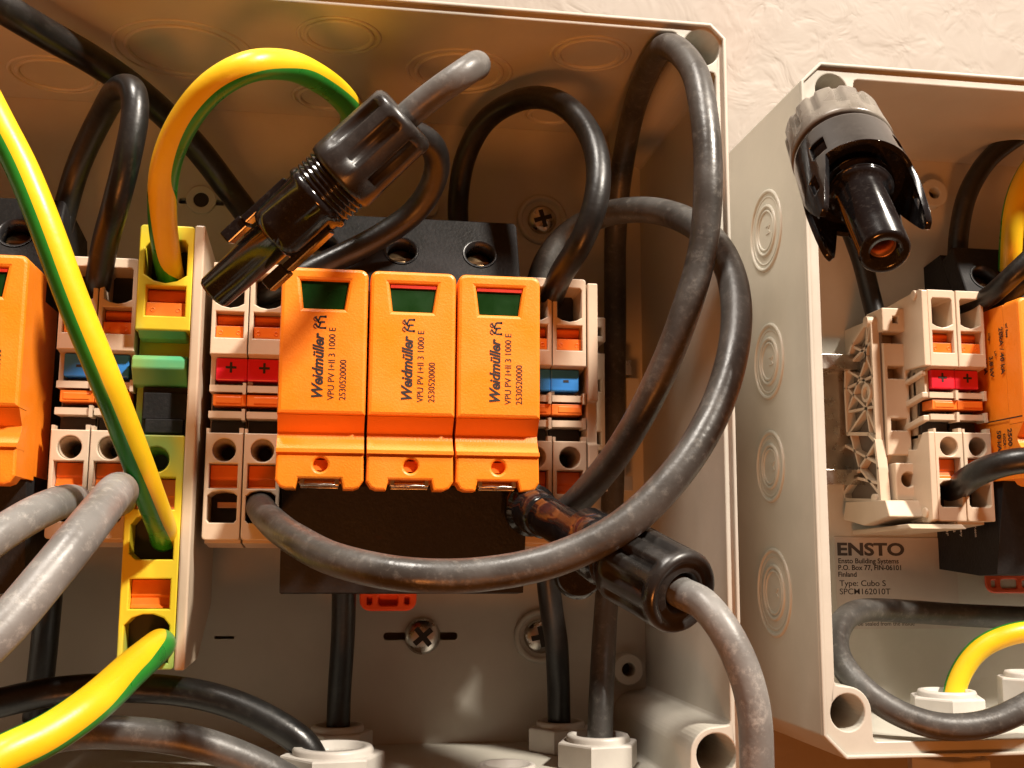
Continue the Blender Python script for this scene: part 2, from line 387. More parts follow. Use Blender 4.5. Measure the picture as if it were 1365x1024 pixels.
# screws and bosses on the back panel
def screw_on(parent, px_, py_, y, R, well=0, hole=True, rot=.4):
    c = P(px_, py_, y)
    s_ = MB()
    if well:
        w_ = MB(); w_.lathe((c.x, y-.0, c.z), (0,-1,0), [(0, well), (1.0, well), (1.5, well-.5), (1.3, well-1.3), (.15, well-1.6)], 40)
        w_.build('screw_well', M['box'], parent)
    # pan head with a cross recess
    prof = [(0, R), (.8, R), (1.5, R*.82), (1.95, R*.5), (2.1, R*.25), (2.1, .05)]
    def cross(t, r, a):
        return r
    s_.lathe((c.x, y-.2, c.z), (0,-1,0), prof, 36)
    scr = s_.build('mounting_screw', M['steel'], parent)
    k = MB()
    for q in (rot, rot + math.pi/2):
        u = Vector((math.cos(q), 0, math.sin(q))); v = Vector((-math.sin(q), 0, math.cos(q)))
        a = Vector((c.x, y-.2-1.3, c.z)); L_, W_ = R*.62, R*.15
        vs = [a+u*L_+v*W_, a-u*L_+v*W_, a-u*L_-v*W_, a+u*L_-v*W_]
        k.add(vs + [p + Vector((0,-.83 if q == rot else -.86,0)) for p in vs], [(0,1,2,3),(4,7,6,5),(0,4,5,1),(1,5,6,2),(2,6,7,3),(3,7,4,0)])
    k.build('cross_recess', M['cavity'], scr)  # dark bars on the head paint the shade of the cross slot
screw_on(box1, 563, 848, YB, 4.6, rot=.7)
screw_on(box1, 722, 294, YB, 4.0, 7.0, rot=.3)
screw_on(box1, 720, 848, YB, 4.4, 7.0, rot=.2)
def boss(parent, px_, py_, y, R, r, h=3):
    c = P(px_, py_, y-h); mb = MB(); mb.plate([circ(c.x, c.z, R), circ(c.x, c.z, r)], y-h, y+.3, .3, smooth=False)
    mb.build('screw_boss', M['box'], parent)
    mb = MB(); mb.lathe((c.x, y+.05, c.z), (0,-1,0), [(0, r+.2), (.35, r+.2)], 20); mb.build('boss_bore', M['cavity'], parent)  # dark disc paints the shade down the bore
boss(box1, 268, 266, YB, 3.9, 2.0, .8)
boss(box1, 838, 893, YB, 4.0, 1.7, 6)
boss(box1, 568, 272, YB, 3.6, 1.7, 2)
# small fin and ledge on the inside corner, seen behind the vertical cable
mb = MB(); a = P(832, 500, 290); b_ = P(850, 505, 290)
mb.box(a.x, b_.x, 288, YB+.1, Zc(840,560,290), Zc(840,505,290)); mb.build('corner_rib', M['box'], box1, .25)

# ---- right enclosure
YR2, YB2 = 240.0, 290.0
pt2 = P(1108, 120, YR2); pb2 = P(1130, 950, YR2)
box2, in2 = enclosure('smaller open grey junction box at the right edge, four round knockouts down its side', 106.4, 330, -43.8, 116.2, YR2, YB2, 3.4,
    {'bl': (pb2.x, pb2.z), 'br': (320, -34), 'tr': (320, 107), 'tl': (pt2.x, pt2.z)}, pr=(4.0, 5.6), chamf=5.0)
mb = MB(); mb.box(112, 325, YB2+2.5, 304, -38, 110); mb.build('mounting_foot', M['box'], box2)
for (px_, py_, h) in ((1021, 308, 57), (1025, 482, 52), (1027, 622, 48), (1032, 790, 58)):
    c = PX(px_, py_, 106.4); R = h / 1500.0 * c.y * 1.0
    k = MB()
    for q, rad in ((R, .42), (R*.62, .42), (R*.50, .3)):
        k.ring((106.4, c.y, c.z), (1,0,0), q, rad*1.25, 64, 8, sq=.9)
    k.ring((106.4, c.y, c.z), (1,0,0), R*.86, .3, 64, 8, sq=.4)
    u = Vector((0, .35, -1)).normalized()
    k.text('M', frame((106.38, c.y - 1.3, c.z), (0,0,-1), (0,-1,0)), 3.6, ext=.14, align='CENTER')
    k.build('knockout', M['box'], box2)
boss(box2, 1246, 257, YB2, 4.1, 1.6, 4)

# ================================================================== DIN RAILS
def rail(x0, x1, y, zc, label):
    prof = [(0,-17.5),(0,-13.5),(6.5,-13.5),(6.5,13.5),(0,13.5),(0,17.5),(1,17.5),(1,14.5),(7.5,14.5),(7.5,-14.5),(1,-14.5),(1,-17.5)]
    mb = MB(); mb.prismx([(y+a, zc+b) for a, b in prof], x0, x1)
    o = mb.build('din_rail', M['steel'], None, .1); return tag(o, label, 'mounting rail', 'steel mounting rails')
RZ = 34.0
rail(-140, 78, 289.5, RZ, 'steel rail behind the terminals in the left enclosure')
rail(128, 300, 281, 36, 'steel rail behind the terminals in the right enclosure')

# ================================================================== TERMINAL BLOCKS
TY = 246.0
def tz(py, px_=300, y=TY): return Zc(px_, py, y)
def pusher(parent, x0, x1, z0, z1, y, m, name='push_button'):
    mb = MB(); zm = z0 + (z1-z0)*.47
    mb.prismx([(y, z0), (y+2.5, z0), (y+6, z1), (y+2.6, z1), (y+2.0, z1-.5), (y+2.2, zm+.9), (y+3.0, zm+.5), (y+3.0, zm+.25), (y+.1, zm)], x0, x1)
    for xx in (x0 + (x1-x0)*.17, x1 - (x1-x0)*.17):
        mb.ring((xx, y+.05, z0+(zm-z0)*.45), (0,1,0), .42, .12, 14, 6); mb.ring((xx, y+2.1, z1-1.0), (0,1,0), .38, .1, 14, 6)
    mb.build(name, m, parent, .18)
def flat_pusher(parent, x0, x1, z0, z1, y, m, name='push_button'):
    mb = MB(); zm = z0 + (z1-z0)*.38
    mb.prismx([(y, z0), (y+4, z0), (y+4, z1), (y+1.2, z1), (y+.9, zm+.3), (y+1.3, zm), (y+1.0, z0+.6)], x0, x1)
    mb.build(name, m, parent, .15)

def terminal(x0, w_, y0, sc, zoff, marker, sign, label, group, mirror=False, wire_end=False):
    """feed-through block; y0 = front plane, sc scales height about RZ"""
    def z(py): return (tz(py) - RZ) * sc + RZ + zoff
    g = .12; x0 += g; x1 = x0 + w_ - 2*g; xm = (x0+x1)/2
    r = root('terminal_block', (xm, y0+44, RZ+zoff)); tag(r, label, 'terminal block', group)
    mb = MB(); e = 1.0
    # upper wire-entry head
    up = rr(x0, x1, z(472), z(350), (.2,.2,.7,.2))
    hole = [(x0+e, z(404)), (x0+e, z(366)+0), (x0+e+.4, z(363)), (x1-e-.4, z(363)), (x1-e, z(366)), (x1-e, z(404)), (x1-e-1.2, z(408)), (xm, z(410)), (x0+e+1.2, z(408))]
    ph = rr(x0+e*.9, x1-e*.9, z(450), z(415), .3)
    mb.plate([up, hole, ph], y0, y0+16, .22)
    mb.prismx([(y0+1, z(472)), (y0+9, z(482)), (y0+16, z(482)), (y0+16, z(472))], x0+.05, x1-.05)
    # middle: ledges
    mb.box(x0, x1, y0+8, y0+38, z(582), z(474))
    for (a, b_, yy) in ((521, 512, 1.5), (556, 547, 1.5)):
        mb.box(x0+.1, x1-.1, y0+yy, y0+9, z(a), z(b_)); mb.box(xm+w_/2-.75, xm+w_/2-g+.05, y0+yy-.6, y0+5, z(a)-.5, z(b_)+.5)
    mb.box(x0, x0+1.0, y0+3.5, y0+9, z(512), z(474))
    # lower head
    lo = rr(x0, x1, z(720), z(577), (.8,.4,.3,.3))
    c = (xm, (z(600)+z(600))/2)
    h2 = rr(x0+e*.9, x1-e*.9, z(651), z(618), .25)
    h3 = [(x0+e*.8, z(693)), (x0+e*.8, z(661)), (x0+e+.8, z(656)), (xm, z(654)), (x1-e-.8, z(656)), (x1-e*.8, z(661)), (x1-e*.8, z(693)), (x1-e-.3, z(697)), (x0+e+.3, z(697))]
    mb.plate([lo, circ(c[0], c[1], 2.45*w_/8), h2, h3], y0, y0+16, .22)
    # raised little tabs on the lower head's top edge
    mb.box(x1-.9, x1, y0+.3, y0+3, z(577)-.1, z(570)); mb.box(x0, x0+.6, y0+.3, y0+3, z(577)-.1, z(571))
    # inner body and feet on the rail
    mb.prismx([(y0+16, z(352)), (y0+16, z(716)), (y0+30, z(712)), (y0+38, z(690)), (y0+38, z(400)), (y0+30, z(360))], x0+.05, x1-.05)
    mb.prismx([(y0+5, z(716)), (y0+16, z(716)), (y0+26, z(726)), (y0+16, z(730)), (y0+5, z(724))], x0+.1, x1-.1)
    mb.build('housing', M['beige'], r)
    # dark blocks painting the shade inside the recessed entries
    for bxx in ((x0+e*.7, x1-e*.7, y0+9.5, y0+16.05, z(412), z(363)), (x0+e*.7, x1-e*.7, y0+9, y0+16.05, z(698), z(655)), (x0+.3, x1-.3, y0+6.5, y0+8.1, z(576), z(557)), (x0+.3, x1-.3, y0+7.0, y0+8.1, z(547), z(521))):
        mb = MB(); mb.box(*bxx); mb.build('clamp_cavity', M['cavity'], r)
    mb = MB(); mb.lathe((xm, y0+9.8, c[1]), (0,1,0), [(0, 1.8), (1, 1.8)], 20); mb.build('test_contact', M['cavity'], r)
    if wire_end:
        mb = MB(); mb.box(x0+2.4, x1-.9, y0+5.5, y0+10, z(676), z(668)); mb.build('contact_tongue', M['copper'], r, .1)
    # conical funnel round the test hole
    mb = MB(); mb.lathe((xm, y0+1.0, c[1]), (0,1,0), [(0, 2.5*w_/8), (9, 1.6), (9.2, 1.6), (8.9, 1.4), (.1, 2.35*w_/8)][::-1], 28, caps=False); mb.build('test_hole', M['beige'], r)
    pusher(r, x0+e, x1-e, z(449), z(416), y0+.9, M['orange_clip'])
    flat_pusher(r, x0+e, x1-e, z(650), z(619), y0+1.6, M['orange_clip'])
    mb = MB(); mb.box(x0+(.9 if not mirror else 0), x1+(.1 if not mirror else -.6), y0+1.8, y0+7, z(539), z(524)); mb.box(x0+1.5, x1-.8, y0+1.65, y0+2.5, z(536), z(527))
    mb.build('cross_connector', M['orange_clip'], r, .15)
    if marker:
        mk = MB(); mk.box(x0+(1.2 if not mirror else -.1), x1+(.1 if not mirror else -1.2), y0+2.2, y0+8, z(505), z(475)); k = mk.build('marker_tag', M[marker], r, .25)
        tx = MB(); tx.text(sign, frame((xm+(.5 if not mirror else -.4), y0+2.16, z(489)), (1,0,0), (0,0,1)), 4.6, align='CENTER', bold=.06); tx.build('lettering', M['ink'], k)
    return r
G1 = 'beige terminal blocks in the left enclosure'
G2 = 'beige terminal blocks in the right enclosure'
terminal(-58.9, 8.0, TY, 1, 0, 'blue', '-', 'beige terminal block directly right of the big orange module cut by the left edge', G1)
terminal(-50.9, 8.0, TY, 1, 0, 'blue', '-', 'beige terminal block touching the left side of the yellow-green earth terminal', G1, mirror=True)
terminal(-27.4, 8.0, TY, 1, 0, 'red', '+', 'beige terminal block with red plus tag, next to the earth terminal end plate', G1, wire_end=True)
terminal(-19.4, 8.0, TY, 1, 0, 'red', '+', 'beige terminal block with red plus tag, touching the left orange module', G1, mirror=True)
terminal(40.0, 7.9, TY, 1, -.3, 'blue', '-', 'beige terminal block mostly hidden by the right edge of the orange modules', G1)
terminal(47.9, 7.9, TY, 1, -.3, 'blue', '-', 'beige terminal block with blue minus tag, next to the black cable loops', G1, mirror=True)
bx = X(1241, 500, 258)
terminal(bx, 7.7, 258, .97, 4.9, 'red', '+', 'beige terminal block with red plus tag, outermost in the right enclosure', G2)
terminal(bx+7.7, 7.7, 258, .97, 4.9, 'red', '+', 'beige terminal block with red plus tag, against the orange module in the right enclosure', G2, mirror=True)

# earth terminal
def earth():
    y0 = 243.0; x0 = X(179, 450, y0); x1 = X(253, 450, y0); xm = (x0+x1)/2
    def z(py): return Zc(215, py, y0)
    r = root('earth_terminal', (xm, 290, RZ)); tag(r, 'tall yellow and green earth terminal holding the striped wires', 'terminal block')
    e = 1.3; mb = MB()
    up = rr(x0, x1, z(440), z(300), (.2,.2,.8,.8))
    ho = [(x0+e, z(366)), (x0+e, z(330)), (x0+e+1.2, z(320)), (x1-e-.6, z(320)), (x1-e, z(326)), (x1-e, z(366)), (x1-e-2, z(374)), (xm, z(377)), (x0+e+2, z(374))]
    mb.plate([up, ho, rr(x0+e+.5, x1-e, z(421), z(381), .3)], y0, y0+16, .3)
    mb.box(x0, x1, y0+7, y0+40, z(890), z(440)); mb.box(x0, x1, y0+16, y0+38, z(470), z(315))
    lo = rr(x0, x1, z(893), z(580), (.8,.8,.5,.5))
    h4 = [(x0+e-.2, z(876)), (x0+e-.2, z(834)), (x0+e+1.2, z(824)), (xm-1, z(819)), (xm+1, z(819)), (x1-e-1.2, z(824)), (x1-e, z(834)), (x1-e, z(884)), (x0+e+1, z(884))]
    h3 = [(x0+e, z(738)), (x0+e, z(700)), (x0+e+1.2, z(690)), (xm, z(685)), (x1-e-1.2, z(690)), (x1-e, z(700)), (x1-e, z(746)), (x0+e+1.4, z(746))]
    mb.plate([lo, circ(xm, z(613), 2.7), rr(x0+e+.4, x1-e-.2, z(679), z(637), .2), h3, rr(x0+e+.4, x1-e-.2, z(812), z(772), .2), h4], y0, y0+14, .3)
    mb.build('housing', M['earth'], r)
    mb = MB()
    mb.prismx([(y0+.2, z(437)), (y0+.2, z(425)), (y0+7, z(425)), (y0+7, z(450)), (y0+3, z(448))], x0+.4, x1-1.0)
    mb.prismx([(y0+1, z(490)), (y0+1, z(478)), (y0+2, z(472)), (y0+8, z(472)), (y0+8, z(512)), (y0+4, z(510))], x0-.5, x1-.5)
    mb.build('green_ledge', M['earthgreen'], r, .3)
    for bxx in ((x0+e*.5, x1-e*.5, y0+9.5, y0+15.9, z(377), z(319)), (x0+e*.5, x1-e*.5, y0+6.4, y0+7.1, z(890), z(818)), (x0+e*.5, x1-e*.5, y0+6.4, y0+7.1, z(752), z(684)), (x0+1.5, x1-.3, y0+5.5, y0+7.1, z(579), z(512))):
        mb = MB(); mb.box(*bxx); mb.build('clamp_cavity', M['cavity'], r)  # dark blocks paint the depth shade in wire mouths and the middle gap
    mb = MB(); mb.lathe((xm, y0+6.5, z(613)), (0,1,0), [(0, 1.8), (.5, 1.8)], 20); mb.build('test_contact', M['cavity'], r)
    mb = MB(); mb.box(x0+1.8, x1-.6, y0+4.2, y0+5.6, z(556), z(520)); mb.box(x0+2.5, x1-1, y0+3.6, y0+5.6, z(575), z(556)); mb.build('metal_bridge', M['base'], r, .2)
    pusher(r, x0+e+.6, x1-e-.1, z(420), z(382), y0+1, M['orange_clip'])
    flat_pusher(r, x0+e+.5, x1-e-.3, z(678), z(638), y0+1.6, M['orange_clip']); flat_pusher(r, x0+e+.5, x1-e-.3, z(811), z(773), y0+1.6, M['orange_clip'])
    mb = MB(); mb.lathe((xm, y0+1.0, z(613)), (0,1,0), [(0, 2.8), (6, 1.7), (6.2, 1.7), (5.9, 1.5), (.1, 2.6)][::-1], 28, caps=False); mb.build('test_hole', M['earth'], r)
    # end plate, a separate moulded cover
    mb = MB(); xe0 = x1+.05; xe1 = x1 + 2.2
    mb.prismx([(y0-.3, z(300)+.3), (y0+30, z(312)), (y0+46, z(380)), (y0+46, z(820)), (y0+22, z(893)), (y0-.3, z(894))], xe0, xe1)
    o = mb.build('end_plate', M['beige'], None, .4); tag(o, 'long narrow beige cover plate along the right side of the earth terminal', 'end plate')
    return x0, x1
ex0, ex1 = earth()

# end plate + end bracket, right group of box 1
z_ = lambda py: Zc(770, py, TY)
mb = MB(); mb.prismx([(TY-.2, z_(377)), (TY+14, z_(380)), (TY+34, z_(440)), (TY+36, z_(620)), (TY+16, z_(662)), (TY-.2, z_(662)), (TY-.2, z_(592)), (TY+1.2, z_(590)), (TY+1.2, z_(536)), (TY-.2, z_(534))], 56.0, 58.4)
tag(mb.build('end_plate', M['beige'], None, .3), 'beige cover plate on the terminal with the minus tag', 'end plate')
def bracket(x0, x1, y0, ztop, zbot, label, holes):
    r = root('end_bracket', ((x0+x1)/2, y0+40, (ztop+zbot)/2)); tag(r, label, 'end bracket', 'moulded end brackets clamping the terminal rows')
    return r
xb0, xb1 = X(790, 520, 262), X(808, 520, 262)
zb = lambda py: Zc(800, py, 262)
r = bracket(xb0, xb1, 262, zb(423), zb(655), 'slim beige end bracket beside the minus terminal in the left enclosure', 3)
mb = MB()
def sq(px0, px1, py0, py1, Y_): return rr(X(px0, py1, Y_), X(px1, py0, Y_), Zc(px0, py1, Y_), Zc(px0, py0, Y_), .2)
xh0, xh1 = xb0+.6, xb1-1.1
mb.plate([rr(xb0, xb1, zb(456), zb(423), .4), rr(xh0, xh1, zb(448), zb(437), .2)], 262, 274, .3)
mb.plate([rr(xb0, xb1, zb(600), zb(470), .3), rr(xh0, xh1, zb(521), zb(505), .2), rr(xh0, xh1, zb(592), zb(575), .2)], 263, 274, .3)
mb.plate([rr(xb0, xb1, zb(655), zb(606), .3), circ((xb0+xb1)/2, zb(630), 1.4)], 261, 274, .3)
mb.box(xb0+.2, xb1-.2, 274, 290, zb(650), zb(430))
mb.build('body', M['beige_dark'], r)

# ================================================================== SURGE PROTECTORS
def surge(label):
    r = root('surge_protector', (15, 290, RZ)); tag(r, label, 'surge protector', 'orange three-pole surge protectors')
    x0, x1 = -12.5, 42.6
    bx0, bx1 = -11.0, 41.8
    mb = MB()
    zt_ = 79.5; zb_ = -9.0
    # black base, stepped profile in depth
    # upper wing as sloping plate with three screw holes
    hx = [X(430, 335, 256), X(535, 335, 256), X(640, 335, 256)]
    hz = Zc(590, 335, 256)
    fr_o = Vector((0, 251.0, 57.0)); up_v = Vector((0, 9.5, 22.3)).normalized()
    fr = frame(fr_o, (1,0,0), up_v)     # local y runs up the slope, local z out of it
    L_ = 24.2
    hl = (Vector((0, 256, hz)) - fr_o).dot(up_v)
    out = rr(bx0, bx1, 0, L_, (.2,.2,1.2,1.2))
    fr2 = fr @ Matrix.Translation((0,0,-3.0))
    mb.plate([out] + [circ(a, hl, 3.7) for a in hx], 0, 6, .5, frame=fr2)
    mb.prismx([(258, 58), (266.5, 78.5), (284, 76), (288, 62), (288, 5), (284, -7), (256, zb_), (248, -8.5), (243, 14), (243, 22), (243, 57)], bx0+.1, bx1-.1)
    bs = mb.build('base', M['base'], r, .5)
    for a in hx:
        mb = MB(); mb.lathe(fr @ Vector((a, hl, .25)), fr.to_3x3() @ Vector((0,0,-1)), [(0, 4.0), (0, 3.55), (6.0, 3.3), (6.0, 4.0)], 36, caps=False)
        mb.build('screw_funnel', M['black'], bs)
    for a in hx:
        s_ = MB(); s_.lathe(fr @ Vector((a, hl, -6.0)), fr.to_3x3() @ Vector((0,0,1)), [(0, 3.1), (2.2, 3.1), (2.6, 2.6), (2.7, .1)], 28)
        s_.box(a-2.4, a+2.4, (fr @ Vector((a, hl, -3.5))).y-.5, (fr @ Vector((a, hl, -3.5))).y+1, (fr @ Vector((a, hl, -3.5))).z-.3, (fr @ Vector((a, hl, -3.5))).z+.3)
        s_.build('clamp_screw', M['brass'], bs)
    for cc in (P(505, 716, 246), P(612, 778, 248)):
        yy = 243 + (14 - cc.z) / 22.5 * 5 - .05
        mb = MB(); mb.lathe((cc.x, yy, cc.z), (0,1,0), [(0, .65), (.5, .65)], 16); mb.build('test_point', M['ink'], bs)
    Yf = 231.0
    edges = [X(371, 450, Yf), X(491, 450, Yf), X(609, 450, Yf), X(722, 450, Yf)]
    for i in range(3):
        a, b_ = edges[i]+.25, edges[i+1]-.25; m_ = (a+b_)/2
        top = Zc(430, 357, Yf) + .0; zz = lambda py: Zc(430, py, Yf)
        mb = MB()
        wz1, wz0 = zz(374), zz(411); ww = 5.0
        win = [(m_-ww+.75, wz0), (m_+ww-.95, wz0), (m_+ww-.1, wz1), (m_-ww, wz1)]
        mb.plate([rr(a, b_, zz(552), top, (.15,.15,1.6,1.6)), win], Yf, Yf+7, .75)
        mb.box(a+.3, b_-.3, Yf+6.8, Yf+16, zz(640), top-.6)
        if i != 1: mb.box(a+.3 if i == 0 else b_-1.6, a+1.6 if i == 0 else b_-.3, Yf+15.9, Yf+27, zz(634), top-6)
        # recessed waist sloping out to the lower ridge
        mb.prismx([(Yf+.9, zz(552.5)), (Yf+3.8, zz(574)), (Yf+3.3, zz(583)), (Yf+1.6, zz(597)), (Yf+.5, zz(598)), (Yf+.5, zz(603)), (Yf+1.3, zz(605)), (Yf+6.9, zz(605)), (Yf+6.9, zz(552.5))], a+.05, b_-.05)
        nx = (X(402, 645, Yf) - X(371, 645, Yf)); lw = 3.8
        zl = zz(652); zn = zz(638)
        foot = [(a+.1, zz(603)), (a, zz(640)), (a+.9, zz(649)), (a+2.0, zl), (a+lw+.3, zl), (a+lw+.8, zn), (b_-lw-.8, zn), (b_-lw-.3, zl), (b_-2.0, zl), (b_-.9, zz(649)), (b_, zz(640)), (b_-.1, zz(603))]
        foot = foot[::-1] if False else foot
        mb.plate([foot[::-1], circ(m_+.1, zz(619), 1.45)], Yf+1.0, Yf+6.5, .5)
        pl = mb.build('plug_module', M['orange'], r, .22, 2)
        mb = MB(); mb.prismx([(Yf+2.4, zz(612)), (Yf+2.4, zz(626)), (Yf+5, zz(626)), (Yf+5, zz(612))], m_-1.6, m_+1.8)
        mb.build('release_hole', M['orange_clip'], pl)
        mb = MB(); mb.box(m_-ww-.3, m_+ww+.3, Yf+.9, Yf+1.5, wz0-.3, wz1+.3); mb.build('status_window', M['window'], pl)
        if i > 0:
            mb = MB(); mb.box(m_-ww+.2, m_+ww-.2, Yf+.55, Yf+.88, wz1-.8, wz1-.1); mb.build('window_edge', M['winred'], pl)
        mb = MB(); mb.box(m_-lw-.2, m_-lw+.7, Yf+2, Yf+6, zz(646), zz(637)); mb.box(m_+lw-.7, m_+lw+.2, Yf+2, Yf+6, zz(646), zz(637))
        mb.tube([(m_-lw, Yf+2.4, zz(646)), (m_-.6, Yf+2.0, zz(644.5)), (m_-.3, Yf+1.9, zz(646)), (m_+.3, Yf+1.9, zz(646)), (m_+.6, Yf+2.0, zz(644.5)), (m_+lw, Yf+2.4, zz(646))], .3, 8)
        mb.box(m_-lw, m_+lw, Yf+3, Yf+5, zz(650), zz(647)); mb.build('metal_latch', M['steel'], pl, .1)
        # printing, reading upwards
        dz = -(0, .8, 1.9)[i] * .0
        y_ = Yf - .03
        fx = lambda dx, py: frame((a+dx, y_, zz(py)), (0,0,1), (-1,0,0))
        k = MB(); k.text('Weidm\u00fcller', fx(8.0, 533), 3.1, bold=.09, shear=.28, sx=.90)
        k.text('VPU PV I+II 3 1000 E', fx(10.75, 533), 1.92, bold=.0, sx=.91); k.text('2530520000', fx(13.1, 533), 1.92, sx=.88)
        # company mark: mirrored pair of angled strokes
        cxm, czm = a+7.9, zz(430)
        for (u0, v0, u1, v1) in ((.15,1.25,1.35,1.25),(1.3,1.5,1.3,1.0),(.2,.1,1.2,.1),(.15,-1.15,1.35,-1.15),(1.3,-1.4,1.3,-.9),(.2,1.25,-.25,.05),(-.25,.1,.3,-.1),(.3,-.05,-.1,-1.2),(-.9,1.2,-.25,.3),(-.9,-.2,-.1,-1.1)):
            d = Vector((u1-u0, 0, v1-v0)); Ln = d.length; d.normalize(); nrm = Vector((-d.z, 0, d.x)) * .19
            p0 = Vector((cxm+u0, y_, czm+v0)); p1 = Vector((cxm+u1, y_, czm+v1))
            vs = [p0-nrm, p1-nrm, p1+nrm, p0+nrm]; vs += [v + Vector((0,.05,0)) for v in vs]
            k.add(vs, [(0,1,2,3),(7,6,5,4),(0,4,5,1),(1,5,6,2),(2,6,7,3),(3,7,4,0)])
        k.build('lettering', M['ink'], pl)
        k = MB()
        for q in (.75, -.75):
            pts = [(cxm-.35 - .75*math.cos(t)*1.0, y_, czm+q+.5*math.sin(t)) for t in [math.radians(-80+16*j) for j in range(11)]]
            k.tube(pts, .11, 6, step=.3)
        k.build('emblem', M['ink_brown'], pl)
    # side printing of the outermost (left) face, reading downwards
    side = MB(); xs = edges[0]+.22
    def st(body, y, z, size, bold=0): side.text(body, frame((xs, y, z), (0,0,-1), (0,-1,0)), size, bold=bold, sx=.95)
    st('w/ fuse', 236.2, 53, 1.3, .02); st('20kA / 40 kA', 238.8, 52.5, 2.3, .03); st('UP', 241.6, 47, 1.2); st('3.8 kV', 243.6, 46, 2.2, .03); st('Iimp', 243.8, 52, 1.2); st('11kA', 246.2, 46, 2.1, .03)
    st('2500 V', 237.6, 27, 2.3, .03); st('SCCR', 240.0, 26, 1.3, .02); st('50 kA', 242.2, 27, 2.3, .03)
    side.box(xs-.03, xs+.02, 232, 247, 29.3, 29.6)
    sp = side.build('side_lettering', M['ink'], r)
    # white printing low on the base
    k = MB()
    for j, (bdy, sz) in enumerate((('Weidm\u00fcller', 2.2), ('Class I / II, T1 / T2', 1.3), ('Installation Category', 1.3), ('OK  red: defect', 1.3), ('www.weidmueller.com', 1.2))):
        k.text(bdy, frame((bx0-.0, 270 - j*3.4, 12), (0,0,-1), (0,-1,0)), sz, ext=.06)
    k.build('base_lettering', M['ink_white'], r)
    # orange rail clip
    k = MB(); cz = -11.5; cxm = X(517, 802, 285)
    k.plate([rr(cxm-7.0, cxm+7.0, cz-2.6, cz+4, (2.6,2.6,0,0)), rr(cxm-2.4, cxm+2.4, cz-1.2, cz+1.2, .7), rr(cxm-5.2, cxm-4.0, cz-.9, cz+.9, .4), rr(cxm+4.0, cxm+5.2, cz-.9, cz+.9, .4)], 283, 287, .4)
    k.box(cxm-6, cxm+6, 285.5, 287.5, cz-1.5, cz+4)
    k.build('rail_clip', M['red_orange'], r, .2)
    return r
sp1 = surge('orange surge protector with three green windows at the centre of the left enclosure')
dup(sp1, (-103.9, 0, 0), 'orange surge protector cut off by the left edge of the photo, its right flank showing')
sp3 = dup(sp1, (bx + 15.6 + 12.9, 14.5, 4.0), 'orange surge protector at the right edge of the photo, ratings printed on its flank')

for ch in sp3.children:
    if ch.name.startswith('rail_clip'): ch.location.x -= 4.5*S; ch.location.y -= 8*S
